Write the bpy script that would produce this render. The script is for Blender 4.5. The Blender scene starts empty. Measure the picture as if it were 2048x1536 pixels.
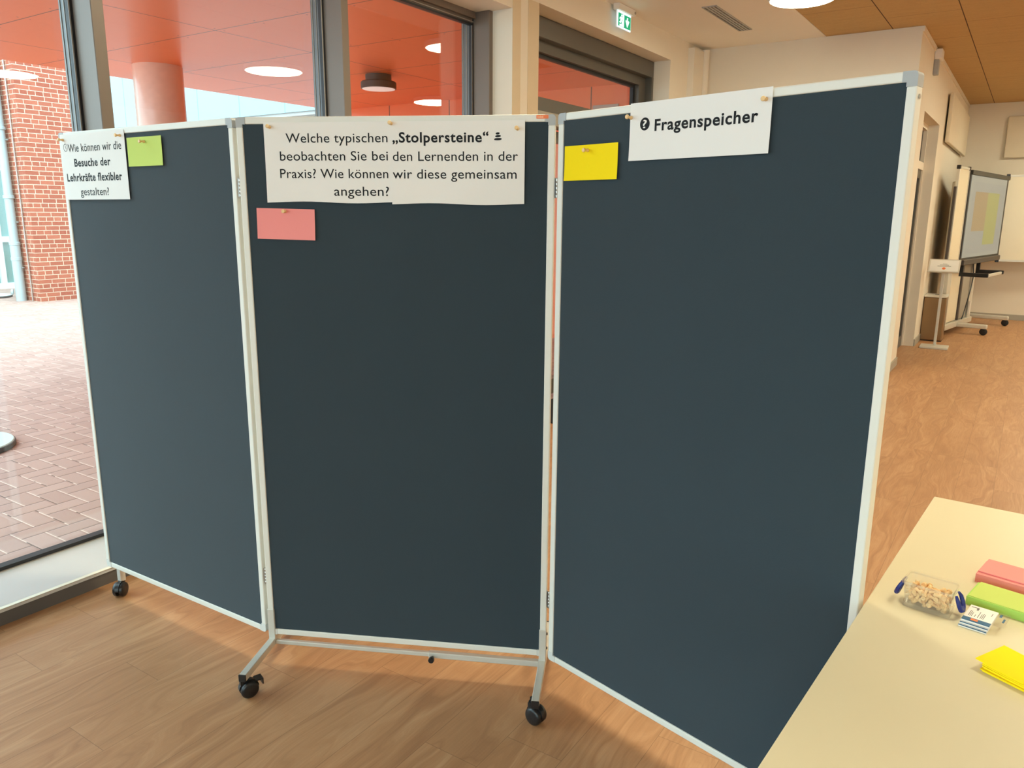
import bpy, bmesh, math, random
from mathutils import Vector, Matrix
random.seed(7)
PI = math.pi
SC = bpy.context.scene
COL = SC.collection

# ------------------------------------------------------------------ camera
cam_d = bpy.data.cameras.new('camera'); cam = bpy.data.objects.new('camera', cam_d); COL.objects.link(cam)
cam_d.sensor_width = 36.0; cam_d.sensor_fit = 'HORIZONTAL'
cam_d.lens = 1543.5 / 2048 * 36.0
cam_d.clip_start = 0.05; cam_d.clip_end = 200
R = (0.8339125, 0.5518455, 0.0075089); U = (-0.1248510, 0.1753787, 0.9765524); F = (-0.5375892, 0.8152968, -0.2151490)
cam.matrix_world = Matrix(((R[0], U[0], -F[0], 0), (R[1], U[1], -F[1], 0), (R[2], U[2], -F[2], 1.634), (0, 0, 0, 1)))
SC.camera = cam
# ------------------------------------------------------------------ world, exposure
SKY = 5.8; LAMP = 30.0
w = bpy.data.worlds.new('sky'); SC.world = w; w.use_nodes = True
nt = w.node_tree; bg = nt.nodes['Background']
tc = nt.nodes.new('ShaderNodeTexCoord'); sx = nt.nodes.new('ShaderNodeSeparateXYZ'); cr = nt.nodes.new('ShaderNodeValToRGB')
nt.links.new(tc.outputs['Generated'], sx.inputs[0]); nt.links.new(sx.outputs['Z'], cr.inputs[0])
cr.color_ramp.elements[0].position = 0.0; cr.color_ramp.elements[0].color = (0.37, 0.48, 0.54, 1)
cr.color_ramp.elements[1].position = 0.8; cr.color_ramp.elements[1].color = (0.58, 0.76, 0.85, 1)
nt.links.new(cr.outputs[0], bg.inputs['Color']); bg.inputs['Strength'].default_value = SKY
SC.view_settings.view_transform = 'Standard'; SC.view_settings.look = 'None'
SC.view_settings.exposure = 0.6; SC.view_settings.gamma = 1.0; SC.view_settings.use_curve_mapping = False
SC.cycles.max_bounces = 12; SC.cycles.diffuse_bounces = 6; SC.cycles.glossy_bounces = 5
SC.cycles.transparent_max_bounces = 24; SC.cycles.transmission_bounces = 8
SC.cycles.caustics_reflective = False; SC.cycles.caustics_refractive = False
SC.cycles.sample_clamp_indirect = 8.0

# ------------------------------------------------------------------ material helpers
class NB:
    def __init__(s, name):
        s.m = bpy.data.materials.new(name); s.m.use_nodes = True; s.t = s.m.node_tree
        s.p = s.t.nodes['Principled BSDF']; s.o = s.t.nodes['Material Output']
    def n(s, typ, **kw):
        n = s.t.nodes.new('ShaderNode' + typ)
        for k, v in kw.items(): setattr(n, k, v)
        return n
    def link(s, a, b): s.t.links.new(a, b)
    def math(s, op, a, b=None, c=None):
        n = s.n('Math', operation=op)
        for i, v in enumerate((a, b, c)):
            if v is None: continue
            if isinstance(v, (int, float)): n.inputs[i].default_value = v
            else: s.link(v, n.inputs[i])
        return n.outputs[0]
    def mix(s, f, a, b):
        n = s.n('Mix', data_type='RGBA')
        for i, v in ((0, f), (6, a), (7, b)):
            if isinstance(v, (int, float)): n.inputs[i].default_value = v
            elif isinstance(v, tuple): n.inputs[i].default_value = (*v, 1)
            else: s.link(v, n.inputs[i])
        return n.outputs[2]
    def noise(s, vec, scale, detail=3, rough=.5, dist=0):
        n = s.n('TexNoise'); n.inputs['Scale'].default_value = scale; n.inputs['Detail'].default_value = detail
        n.inputs['Roughness'].default_value = rough; n.inputs['Distortion'].default_value = dist
        if vec is not None: s.link(vec, n.inputs['Vector'])
        return n.outputs['Fac']
    def obj(s): return s.n('TexCoord').outputs['Object']
    def sep(s, v):
        n = s.n('SeparateXYZ'); s.link(v, n.inputs[0]); return n.outputs
    def comb(s, x, y, z=0.0):
        n = s.n('CombineXYZ')
        for i, v in enumerate((x, y, z)):
            if isinstance(v, (int, float)): n.inputs[i].default_value = v
            else: s.link(v, n.inputs[i])
        return n.outputs[0]
    def bump(s, h, strength, dist=.01):
        n = s.n('Bump'); n.inputs['Strength'].default_value = strength; n.inputs['Distance'].default_value = dist
        s.link(h, n.inputs['Height']); s.link(n.outputs[0], s.p.inputs['Normal'])

def srgb(r, g, b):
    f = lambda c: (c/255/12.92 if c/255 <= .04045 else ((c/255+.055)/1.055)**2.4)
    return (f(r), f(g), f(b))

def mat(name, col, rough=.5, metal=0.0, var=.04, scale=8, bump=0, spec=.5, emit=None, es=0, sheen=0, coat=0, fine=None):
    b = NB(name); p = b.p
    v = b.obj(); f = b.noise(v, scale, 4)
    lo = tuple(c*(1-var) for c in col); hi = tuple(min(1, c*(1+var)) for c in col)
    b.link(b.mix(f, lo, hi), p.inputs['Base Color'])
    p.inputs['Roughness'].default_value = rough; p.inputs['Metallic'].default_value = metal
    p.inputs['Specular IOR Level'].default_value = spec
    if sheen: p.inputs['Sheen Weight'].default_value = sheen; p.inputs['Sheen Roughness'].default_value = .5
    if coat: p.inputs['Coat Weight'].default_value = coat; p.inputs['Coat Roughness'].default_value = .05
    if emit: p.inputs['Emission Color'].default_value = (*emit, 1); p.inputs['Emission Strength'].default_value = es
    if bump: b.bump(b.noise(v, fine or scale*20, 3), bump, .004)
    return b.m

def glass_mat(name, tint, ior=1.5, gain=1.1, diffuse=0.0):
    b = NB(name); t = b.n('BsdfTransparent'); t.inputs[0].default_value = (*tint, 1)
    g = b.n('BsdfGlossy'); g.inputs['Roughness'].default_value = 0.0; g.inputs[0].default_value = (1, 1, 1, 1)
    fr = b.n('Fresnel'); bf = b.n('NewGeometry').outputs['Backfacing']
    b.link(b.math('ADD', b.math('MULTIPLY', bf, 1/ior-ior), ior), fr.inputs['IOR'])
    f = b.math('MINIMUM', b.math('MULTIPLY', fr.outputs[0], gain), .95)
    mx = b.n('MixShader'); b.link(f, mx.inputs[0]); b.link(t.outputs[0], mx.inputs[1]); b.link(g.outputs[0], mx.inputs[2])
    out = mx.outputs[0]
    if diffuse:
        d = b.n('BsdfDiffuse'); d.inputs[0].default_value = (.85, .85, .82, 1)
        m2 = b.n('MixShader'); m2.inputs[0].default_value = diffuse
        b.link(out, m2.inputs[1]); b.link(d.outputs[0], m2.inputs[2]); out = m2.outputs[0]
    b.link(out, b.o.inputs['Surface']); return b.m

def floor_mat():
    b = NB('oak_vinyl_floor'); v = b.obj(); s = b.sep(v)
    W, L = .2, 1.22
    xr = b.math('DIVIDE', s[0], W); row = b.math('FLOOR', xr); fx = b.math('FRACT', xr)
    wn = b.n('TexWhiteNoise', noise_dimensions='1D'); b.link(row, wn.inputs['W'])
    yr = b.math('ADD', b.math('DIVIDE', s[1], L), b.math('MULTIPLY', wn.outputs['Value'], 1.0)); colm = b.math('FLOOR', yr); fy = b.math('FRACT', yr)
    wn2 = b.n('TexWhiteNoise', noise_dimensions='2D'); b.link(b.comb(row, colm), wn2.inputs['Vector']); rnd = wn2.outputs['Value']
    off = b.math('MULTIPLY', rnd, 37.0)
    warp = b.noise(b.comb(b.math('ADD', b.math('MULTIPLY', s[0], 5.0), off), b.math('ADD', b.math('MULTIPLY', s[1], 1.3), off)), 1.0, 2, .5)
    gx = b.math('ADD', b.math('MULTIPLY', s[0], 17.0), b.math('MULTIPLY', warp, 7.0))
    g1 = b.noise(b.comb(b.math('ADD', gx, off), b.math('ADD', b.math('MULTIPLY', s[1], .8), off)), 1.6, 5, .6, .6)
    g2 = b.noise(b.comb(b.math('ADD', b.math('MULTIPLY', s[0], 160.0), off), b.math('MULTIPLY', s[1], 6.0)), 1.0, 3, .6)
    g3 = b.noise(b.comb(b.math('MULTIPLY', s[0], 9.0), b.math('MULTIPLY', s[1], 1.1), off), 1.0, 2)
    r = b.n('ValToRGB'); e = r.color_ramp.elements
    e[0].position = .28; e[0].color = (*srgb(164, 117, 80), 1); e[1].position = .72; e[1].color = (*srgb(216, 170, 126), 1)
    e2 = e.new(.5); e2.color = (*srgb(192, 143, 100), 1)
    b.link(b.math('ADD', b.math('MULTIPLY', g1, .75), b.math('MULTIPLY', g3, .25)), r.inputs[0])
    c = b.mix(b.math('MULTIPLY', g2, .45), r.outputs[0], srgb(128, 88, 58))
    c = b.mix(b.math('MULTIPLY', rnd, .22), c, srgb(160, 118, 80))
    ex = b.math('MULTIPLY', b.math('MINIMUM', fx, b.math('SUBTRACT', 1.0, fx)), W); ey = b.math('MULTIPLY', b.math('MINIMUM', fy, b.math('SUBTRACT', 1.0, fy)), L)
    seam = b.math('LESS_THAN', b.math('MINIMUM', ex, ey), .0009)
    c = b.mix(b.math('MULTIPLY', seam, .5), c, srgb(90, 60, 38))
    b.link(c, b.p.inputs['Base Color'])
    b.link(b.math('ADD', .38, b.math('MULTIPLY', g2, .14)), b.p.inputs['Roughness'])
    b.bump(b.math('SUBTRACT', b.math('MULTIPLY', g2, .4), seam), .10, .002)
    return b.m

def paver_mat():
    b = NB('red_pavers'); v = b.obj(); s = b.sep(v); Wd = .12
    x = b.math('DIVIDE', b.math('ADD', s[0], 4.16), Wd); y = b.math('DIVIDE', b.math('SUBTRACT', s[1], 1.711), Wd)
    i = b.math('FLOOR', x); j = b.math('FLOOR', y); fx = b.math('FRACT', x); fy = b.math('FRACT', y)
    k = b.math('FLOORED_MODULO', b.math('SUBTRACT', i, j), 4.0)
    is0 = b.math('COMPARE', k, 0.0, .1); is1 = b.math('COMPARE', k, 1.0, .1); is2 = b.math('COMPARE', k, 2.0, .1)
    hor = b.math('LESS_THAN', k, 1.5)
    u = b.math('ADD', fx, is1); vv = b.math('ADD', fy, is2)
    inv = lambda t, m: b.math('MINIMUM', t, b.math('SUBTRACT', m, t))
    nh = b.math('SUBTRACT', 1.0, hor)
    dX = b.math('ADD', b.math('MULTIPLY', inv(u, 2.0), hor), b.math('MULTIPLY', inv(fx, 1.0), nh))
    dY = b.math('ADD', b.math('MULTIPLY', inv(fy, 1.0), hor), b.math('MULTIPLY', inv(vv, 2.0), nh))
    d = b.math('MINIMUM', dX, dY)
    wn = b.n('TexWhiteNoise', noise_dimensions='2D'); b.link(b.comb(b.math('SUBTRACT', i, is1), b.math('SUBTRACT', j, is2)), wn.inputs['Vector'])
    rnd = wn.outputs['Value']
    c = b.mix(rnd, srgb(158, 115, 100), srgb(184, 143, 128))
    c = b.mix(b.math('MULTIPLY', b.noise(v, 160, 5, .7), .75), c, srgb(190, 163, 152))
    c = b.mix(b.math('MULTIPLY', b.noise(v, 1.3, 3), .35), c, srgb(168, 134, 125))
    jt = b.math('LESS_THAN', d, .026)
    sand = b.math('MULTIPLY', b.math('LESS_THAN', dY, dX), b.math('GREATER_THAN', b.noise(v, 6.0, 2), .42))
    c = b.mix(jt, c, b.mix(sand, srgb(98, 74, 66), srgb(222, 196, 180)))
    b.link(c, b.p.inputs['Base Color']); b.p.inputs['Roughness'].default_value = .75
    h = b.math('MINIMUM', b.math('MULTIPLY', d, 9.0), 1.0); b.bump(b.math('ADD', h, b.math('MULTIPLY', b.noise(v, 220, 2), .2)), .4, .006)
    return b.m

def brick_mat(name, ax):
    b = NB(name); v = b.obj(); s = b.sep(v)
    vec = b.comb(s[ax], s[2])
    t = b.n('TexBrick'); b.link(vec, t.inputs['Vector'])
    t.inputs['Scale'].default_value = 1.0; t.inputs['Brick Width'].default_value = .245; t.inputs['Row Height'].default_value = .0815
    t.inputs['Mortar Size'].default_value = .0065; t.inputs['Mortar Smooth'].default_value = .1; t.inputs['Bias'].default_value = 0
    t.offset = .5; t.squash = .55; t.squash_frequency = 3
    t.inputs['Color1'].default_value = (*srgb(158, 82, 60), 1); t.inputs['Color2'].default_value = (*srgb(180, 102, 76), 1)
    t.inputs['Mortar'].default_value = (*srgb(218, 198, 172), 1)
    n = b.noise(v, 5, 3)
    c = b.mix(b.math('MULTIPLY', n, .35), t.outputs['Color'], srgb(150, 72, 62))
    c = b.mix(b.math('MULTIPLY', b.math('GREATER_THAN', b.noise(v, 45, 2), .68), .5), c, srgb(196, 132, 108))
    b.link(c, b.p.inputs['Base Color']); b.p.inputs['Roughness'].default_value = .8
    b.bump(b.math('SUBTRACT', 1.0, t.outputs['Fac']), .5, .01)
    return b.m

def panel_mat(name, col, xs, ys, axes, rough, gw=.006, coat=0, screws=False, groove=(.09, .02, .01)):
    '''coated sheet cladding with joints: xs = (origin, pitch) along axes[0], ys along axes[1]'''
    b = NB(name); v = b.obj(); s = b.sep(v)
    def g(sock, op):
        o, p = op; t = b.math('FRACT', b.math('ADD', b.math('DIVIDE', b.math('SUBTRACT', sock, o), p), .5))
        return b.math('MULTIPLY', b.math('ABSOLUTE', b.math('SUBTRACT', t, .5)), p)
    ds = []
    if xs: ds.append(g(s[axes[0]], xs))
    if ys: ds.append(g(s[axes[1]], ys))
    d = ds[0] if len(ds) == 1 else b.math('MINIMUM', *ds)
    n = b.noise(v, .7, 2)
    c = b.mix(n, tuple(x*.96 for x in col), col)
    c = b.mix(b.math('LESS_THAN', d, gw), c, groove)
    if screws and len(ds) == 2:
        px = g(s[axes[0]], (xs[0]+.06, .53)); 
        q = b.math('POWER', b.math('ADD', b.math('POWER', px, 2.0), b.math('POWER', b.math('SUBTRACT', ds[1], .05), 2.0)), .5)
        c = b.mix(b.math('LESS_THAN', q, .008), c, groove)
    b.link(c, b.p.inputs['Base Color']); b.p.inputs['Roughness'].default_value = rough
    b.p.inputs['Specular IOR Level'].default_value = .35
    if coat: b.p.inputs['Coat Weight'].default_value = coat; b.p.inputs['Coat Roughness'].default_value = .06; b.p.inputs['Coat IOR'].default_value = 1.5
    return b.m

def woodwool_mat():
    b = NB('wood_wool_board'); v = b.obj(); s = b.sep(v)
    n1 = b.noise(b.comb(b.math('MULTIPLY', s[0], 30.0), b.math('MULTIPLY', s[1], 95.0)), 1.0, 4, .7, 1.5)
    n2 = b.noise(b.comb(b.math('MULTIPLY', s[0], 3.0), b.math('MULTIPLY', s[1], 14.0)), 1.0, 3)
    c = b.mix(n1, srgb(180, 148, 98), srgb(226, 194, 136)); c = b.mix(b.math('MULTIPLY', n2, .3), c, srgb(150, 112, 66))
    xr = b.math('DIVIDE', b.math('ADD', s[0], 1.985), .615); row = b.math('FLOOR', xr); fx = b.math('FRACT', xr)
    dx = b.math('MULTIPLY', b.math('MINIMUM', fx, b.math('SUBTRACT', 1.0, fx)), .615)
    yr = b.math('FRACT', b.math('DIVIDE', b.math('SUBTRACT', b.math('SUBTRACT', s[1], 7.73), b.math('MULTIPLY', row, .52)), 1.2))
    dy = b.math('MULTIPLY', b.math('MINIMUM', yr, b.math('SUBTRACT', 1.0, yr)), 1.2)
    c = b.mix(b.math('LESS_THAN', dx, .0045), c, srgb(88, 62, 30)); c = b.mix(b.math('MULTIPLY', b.math('LESS_THAN', dy, .004), .55), c, srgb(96, 70, 36))
    b.link(c, b.p.inputs['Base Color']); b.p.inputs['Roughness'].default_value = .9; b.bump(n1, .5, .008)
    return b.m

M = {}
M['floor'] = floor_mat(); M['paver'] = paver_mat(); M['brick_x'] = brick_mat('red_brick_side', 1); M['brick_y'] = brick_mat('red_brick_front', 0)
ORANGE = (.88, .19, .06)
M['soffit'] = panel_mat('orange_coated_soffit', ORANGE, (-6.25, 2.12), (4.665, 1.122), (0, 1), .36, .006, .12, True)
M['endwall'] = panel_mat('orange_coated_wall', ORANGE, (-7.1, 1.13), None, (0, 2), .4, .008, .15)
M['cladding'] = panel_mat('pale_blue_cladding', srgb(150, 176, 184), (-20.535, 2.03), None, (0, 2), .45, .02, 0, False, srgb(120, 145, 155))
M['woodwool'] = woodwool_mat()
M['wall'] = mat('white_wall_paint', srgb(232, 225, 210), .85, var=.015, bump=.05)
M['ceil'] = mat('white_ceiling_paint', srgb(240, 236, 228), .9, var=.015)
M['alu'] = mat('matt_silver_profile', srgb(226, 224, 214), .42, .0, .02, 20)
M['alu_m'] = mat('brushed_aluminium', srgb(214, 212, 202), .42, .35, .04, 30)
M['cap'] = mat('grey_plastic_cap', srgb(170, 172, 172), .45, var=.02)
M['cap_light'] = mat('light_plastic_cap', srgb(212, 212, 206), .45, var=.02)
M['felt'] = mat('slate_felt', srgb(50, 63, 70), .95, var=.05, scale=3, bump=.25, spec=.2, sheen=.25, fine=900)
M['paper'] = mat('white_paper', srgb(236, 233, 228), .8, var=.012, spec=.25)
M['ink'] = mat('black_ink', (.008, .008, .009), .6, spec=.2)
M['green_card'] = mat('green_card', srgb(196, 214, 112), .8, var=.02, spec=.2)
M['pink_card'] = mat('pink_card', srgb(243, 150, 146), .8, var=.02, spec=.2)
M['yellow_card'] = mat('yellow_card', srgb(252, 222, 18), .8, var=.02, spec=.2)
M['green_stack'] = mat('green_card_stack', srgb(172, 214, 104), .8, var=.02, spec=.2)
M['pin'] = mat('beech_pin', srgb(236, 198, 140), .5, var=.12, scale=90)
M['steel'] = mat('bright_steel', (.55, .53, .5), .3, .9)
M['black'] = mat('black_plastic', (.010, .010, .011), .32)
M['rubber'] = mat('black_rubber', (.012, .012, .013), .6)
M['frame'] = mat('grey_window_frame', srgb(120, 108, 98), .45, .15, .03)
M['frame_door'] = mat('dark_grey_door_frame', srgb(96, 93, 86), .4, .15, .03)
M['frame_edge'] = mat('frame_edge_strip', srgb(150, 142, 134), .5)
M['gasket'] = mat('black_gasket', (.012, .012, .014), .5)
M['capout'] = mat('outer_frame_cap', srgb(104, 106, 108), .4, .2)
M['ledge'] = mat('light_sill', srgb(206, 206, 202), .4, .1, .03)
M['plinth'] = mat('dark_plinth', srgb(92, 88, 84), .6)
M['glass'] = glass_mat('window_glass', (.93, .97, .96))
M['trimwood'] = mat('cream_wall_trim', srgb(214, 198, 168), .6, var=.04, scale=5)
M['table'] = mat('cream_tabletop', srgb(216, 206, 174), .4, var=.012, spec=.4)
M['clear'] = glass_mat('clear_plastic', (.985, .985, .975), 1.45, 1.0, .045)
M['blue'] = mat('navy_plastic', srgb(20, 40, 120), .3)
M['stripe'] = mat('petrol_print', srgb(34, 92, 126), .5)
M['print'] = mat('grey_print', srgb(110, 108, 104), .6)
M['orange'] = mat('orange_print', srgb(236, 120, 60), .5)
M['sticker_print'] = mat('pale_orange_print', srgb(250, 190, 150), .5)
M['lampglow'] = mat('lamp_diffuser', (1, 1, 1), .5, emit=(1.0, .94, .68), es=LAMP)
M['lampbody'] = mat('white_lamp_body', srgb(235, 232, 226), .5)
M['dim'] = mat('white_diffuser_faint_glow', srgb(236, 226, 220), .5, emit=(1, .93, .9), es=.25)  # faint glow added to the diffuser of a lamp that is off
M['dark_metal'] = mat('dark_grey_metal', srgb(70, 64, 62), .45)
M['sign_white'] = mat('lit_sign_panel', (.9, .97, 1), .4, emit=(.70, .95, 1), es=.85)
M['sign_edge'] = mat('sign_panel_edge', (.9, .97, 1), .4, emit=(.60, .85, 1), es=.22)
M['sign_green'] = mat('lit_sign_green', (0, .35, .17), .4, emit=(.0, .42, .20), es=.42)
M['base'] = mat('grey_baseboard', srgb(168, 164, 152), .5)
M['column'] = mat('terracotta_glaze', srgb(236, 200, 182), .28, var=.10, scale=14, coat=.4)
M['pipe'] = mat('zinc_downpipe', srgb(176, 196, 200), .5, .1, .06)
M['stone'] = mat('pale_stone', srgb(196, 208, 202), .8, var=.06, scale=20)
M['stone_edge'] = mat('dark_stone_edge', srgb(82, 82, 84), .9, var=.2, scale=50)
M['greywall'] = mat('grey_render', srgb(176, 178, 176), .8)
M['white_frame'] = mat('white_door_frame', srgb(226, 236, 234), .5)
M['teal'] = mat('green_tinted_glazing', srgb(110, 150, 146), .08, spec=.9)
M['screen'] = mat('screen_bezel', (.016, .015, .013), .4)
M['whiteboard'] = mat('whiteboard_enamel', srgb(234, 226, 200), .25, var=.01)
M['mat'] = mat('black_door_mat', (.016, .016, .017), .95, bump=.5)
M['bin'] = mat('bronze_steel_bin', srgb(150, 124, 92), .28, .75, .08, 3)
M['darkglass'] = mat('dark_door_glass', (.010, .012, .012), .22, spec=.12)
M['acoustic'] = mat('cream_acoustic_fabric', srgb(222, 212, 190), .95, bump=.2)

def screen_mat():
    b = NB('lit_screen'); v = b.obj(); s = b.sep(v)
    def rect(x0, x1, z0, z1):
        r = b.math('MULTIPLY', b.math('GREATER_THAN', s[0], x0), b.math('LESS_THAN', s[0], x1))
        return b.math('MULTIPLY', r, b.math('MULTIPLY', b.math('GREATER_THAN', s[2], z0), b.math('LESS_THAN', s[2], z1)))
    c = b.mix(rect(.12, 2.05, .05, 1.03), srgb(168, 172, 160), srgb(160, 165, 158))
    c = b.mix(rect(.30, 1.02, .36, .90), c, srgb(172, 142, 98)); c = b.mix(rect(1.02, 1.72, .16, .90), c, srgb(172, 172, 92))
    b.link(c, b.p.inputs['Emission Color']); b.p.inputs['Emission Strength'].default_value = .36
    b.p.inputs['Base Color'].default_value = (.03, .03, .03, 1); b.p.inputs['Roughness'].default_value = .25
    return b.m
M['display'] = screen_mat()

# ------------------------------------------------------------------ geometry helpers
def bm_(): return bmesh.new()
_J = random.Random(3)
def box(bm, x0, x1, y0, y1, z0, z1, mtx=None):
    j = lambda a, b2: (_J.uniform(-8e-5, 8e-5) if abs(b2-a) > .008 else 0)
    x0, x1, y0, y1, z0, z1 = x0+j(x0, x1), x1+j(x0, x1), y0+j(y0, y1), y1+j(y0, y1), z0+j(z0, z1), z1+j(z0, z1)
    vs = [bm.verts.new(p) for p in ((x0, y0, z0), (x1, y0, z0), (x1, y1, z0), (x0, y1, z0), (x0, y0, z1), (x1, y0, z1), (x1, y1, z1), (x0, y1, z1))]
    if mtx is not None:
        for v in vs: v.co = mtx @ v.co
    for f in ((0, 3, 2, 1), (4, 5, 6, 7), (0, 1, 5, 4), (1, 2, 6, 5), (2, 3, 7, 6), (3, 0, 4, 7)): bm.faces.new([vs[i] for i in f])
    return bm
def rbox(bm, x0, x1, y0, y1, z0, z1, r=.002, seg=2):
    t = bm_(); box(t, x0, x1, y0, y1, z0, z1)
    bmesh.ops.bevel(t, geom=t.edges[:], offset=r, segments=seg, affect='EDGES', profile=.5)
    return merge(bm, t)
def merge(bm, t, mtx=None):
    me = bpy.data.meshes.new('tmp'); t.to_mesh(me); t.free()
    if mtx is not None: me.transform(mtx)
    bm.from_mesh(me); bpy.data.meshes.remove(me); return bm
def basis(d):
    d = Vector(d).normalized(); a = Vector((0, 0, 1)) if abs(d.z) < .9 else Vector((1, 0, 0))
    x = a.cross(d).normalized(); return x, d.cross(x), d
def tube(bm, pts, r, n=12, closed=False, cap=True):
    pts = [Vector(p) for p in pts]; rings = []
    N = len(pts); px = None
    for i, p in enumerate(pts):
        if closed: d = pts[(i+1) % N] - pts[i-1]
        else: d = pts[min(i+1, N-1)] - pts[max(i-1, 0)]
        d.normalize()
        if px is None: x, y, _ = basis(d)
        else:
            x = (px - d*px.dot(d)).normalized(); y = d.cross(x)
        px = x
        rr = r[i] if isinstance(r, (list, tuple)) else r
        rings.append([bm.verts.new(p + (x*math.cos(2*PI*k/n) + y*math.sin(2*PI*k/n))*rr) for k in range(n)])
    for i in range(N if closed else N-1):
        a, b2 = rings[i], rings[(i+1) % N]
        for k in range(n): bm.faces.new((a[k], a[(k+1) % n], b2[(k+1) % n], b2[k]))
    if cap and not closed:
        bm.faces.new(rings[0][::-1]); bm.faces.new(rings[-1])
    return bm
def lathe(bm, prof, n=32, o=(0, 0, 0), axis='z'):
    '''prof: list of (r, h)'''
    rings = []
    for r, h in prof:
        ring = []
        for k in range(n):
            a = 2*PI*k/n; c, s = r*math.cos(a), r*math.sin(a)
            p = {'z': (c, s, h), 'y': (c, h, -s), 'x': (h, c, s)}[axis]
            ring.append(bm.verts.new((o[0]+p[0], o[1]+p[1], o[2]+p[2])))
        rings.append(ring)
    for a, b2 in zip(rings, rings[1:]):
        for k in range(n): bm.faces.new((a[k], a[(k+1) % n], b2[(k+1) % n], b2[k]))
    bm.faces.new(rings[0][::-1]); bm.faces.new(rings[-1]); return bm
def prism(bm, poly, y0, y1):
    '''poly in (x, z); extruded from y0 to y1'''
    a = [bm.verts.new((x, y0, z)) for x, z in poly]; c = [bm.verts.new((x, y1, z)) for x, z in poly]; n = len(poly)
    bm.faces.new(a); bm.faces.new(c[::-1])
    for k in range(n): bm.faces.new((a[k], c[k], c[(k+1) % n], a[(k+1) % n]))
    return bm
def build(name, bm, m, parent=None, smooth=False, loc=None, rotz=0):
    bmesh.ops.recalc_face_normals(bm, faces=bm.faces[:])
    me = bpy.data.meshes.new(name); bm.to_mesh(me); bm.free()
    o = bpy.data.objects.new(name, me); COL.objects.link(o)
    me.materials.append(M[m] if isinstance(m, str) else m)
    if smooth:
        me.polygons.foreach_set('use_smooth', [True]*len(me.polygons))
        try: me.set_sharp_from_angle(angle=math.radians(40))
        except Exception: pass
    if parent: o.parent = parent
    if loc is not None: o.location = loc
    if rotz: o.rotation_euler = (0, 0, rotz)
    return o
def tag(o, label, cat, group=None, kind=None):
    o['label'] = label; o['category'] = cat
    if group: o['group'] = group
    if kind: o['kind'] = kind
    return o
def empty(name, loc, rotz=0):
    o = bpy.data.objects.new(name, None); COL.objects.link(o); o.empty_display_size = .1
    o.location = loc; o.rotation_euler = (0, 0, rotz); return o
def struct(name, bm, m, label, cat, parent=None, smooth=False):
    o = build(name, bm, m, parent, smooth)
    if parent is None: tag(o, label, cat, kind='structure')
    return o
def B(*a): return box(bm_(), *a)
def dup(o, loc=None, rot=None, label=None):
    c = o.copy(); COL.objects.link(c)
    if loc is not None: c.location = loc
    if rot is not None: c.rotation_euler = rot
    if label: c['label'] = label
    for ch in list(o.children):
        k = ch.copy(); COL.objects.link(k); k.parent = c
    return c

# ------------------------------------------------------------------ room shell
CZ = 3.41; XW = -3.27; YB = 8.73; XR = -1.105; YF = 15.0; XE = 6.2; YN = -5.2
struct('floor', B(-3.40, XE, YN, YF+.2, -.12, 0), 'floor', 'oak look plank floor of the room', 'floor')
struct('ceiling', B(-3.75, -1.985, YN, YB+.2, CZ, CZ+.2), 'ceil', 'white plastered ceiling strip along the window side', 'ceiling')
bm = bm_(); box(bm, -1.985, XE+.2, YN, YF+.2, CZ+.002, CZ+.2); struct('ceiling_boards', bm, 'woodwool', 'brown wood wool boards covering the ceiling right of the white strip', 'ceiling')
struct('trim_1', B(-1.995, -1.982, YN, YB, CZ-.004, CZ+.01), 'ceil', 'thin white edge strip between white ceiling and wood wool boards', 'trim')
bm = bm_(); box(bm, -3.62, XW, YN, 4.928, 3.06, CZ); box(bm, -3.62, XW, 4.928, 5.284, 0, CZ)
box(bm, -3.62, XW, 5.284, 7.831, 3.168, CZ); box(bm, -3.62, XW, 7.831, YB+.2, 0, CZ)
struct('wall_left', bm, 'wall', 'white window wall with the recessed glazed door', 'wall')
bm = bm_(); box(bm, XW-.01, XW+.003, 5.136, 5.285, 0, 3.165); box(bm, XW-.01, XW+.003, 4.93, 5.035, 0, CZ)
struct('trim_2', bm, 'trimwood', 'beige vertical edge trim on the wall end left of the glazed door', 'trim')
bm = bm_(); box(bm, XW-.02, XW+.07, 8.30, YB, 0, CZ-.05)
t = bm_(); lathe(t, [(.045, 0), (.045, CZ-.03)], 20, (XW+.07, 8.62, 0)); merge(bm, t)
struct('trim_3', bm, 'wall', 'white boxed pipe chase in the corner right of the glazed door', 'trim')
struct('wall_back', B(-3.6, XR-.3, YB, YB+.22, 0, CZ), 'wall', 'white back wall above the right hand board', 'wall')
DY0, DY1, DZ = 9.55, 11.1, 2.73
bm = bm_(); box(bm, XR-.3, XR, YB, DY0, 0, CZ); box(bm, XR-.3, XR, DY1, YF+.2, 0, CZ); box(bm, XR-.3, XR, DY0, DY1, DZ, CZ)
struct('wall_right', bm, 'wall', 'cream wall with a dark glazed door receding to the right', 'wall')
struct('wall_far', B(XR-.3, XE+.2, YF, YF+.2, 0, CZ), 'wall', 'cream far wall behind the display stand', 'wall')
struct('wall_east', B(XE, XE+.2, YN, YF+.2, 0, CZ), 'wall', 'white wall on the far right side of the room', 'wall')
bm = bm_()
for a in ((-3.6, -3.1, 0, CZ), (5.7, XE+.2, 0, CZ), (-3.1, 5.7, 0, .35), (-3.1, 5.7, 3.05, CZ)): box(bm, a[0], a[1], YN-.2, YN, a[2], a[3])  # wall left open in the middle for the added window
struct('wall_front', bm, 'wall', 'white wall behind the viewer with an opening for the added window', 'wall')
bm = bm_()
for k in range(7): box(bm, -3.1+8.8*k/6-.03, -3.1+8.8*k/6+.03, YN-.14, YN-.04, .35, 3.05)
for z in (.38, 3.02): box(bm, -3.1, 5.7, YN-.14, YN-.04, z-.03, z+.03)
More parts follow.
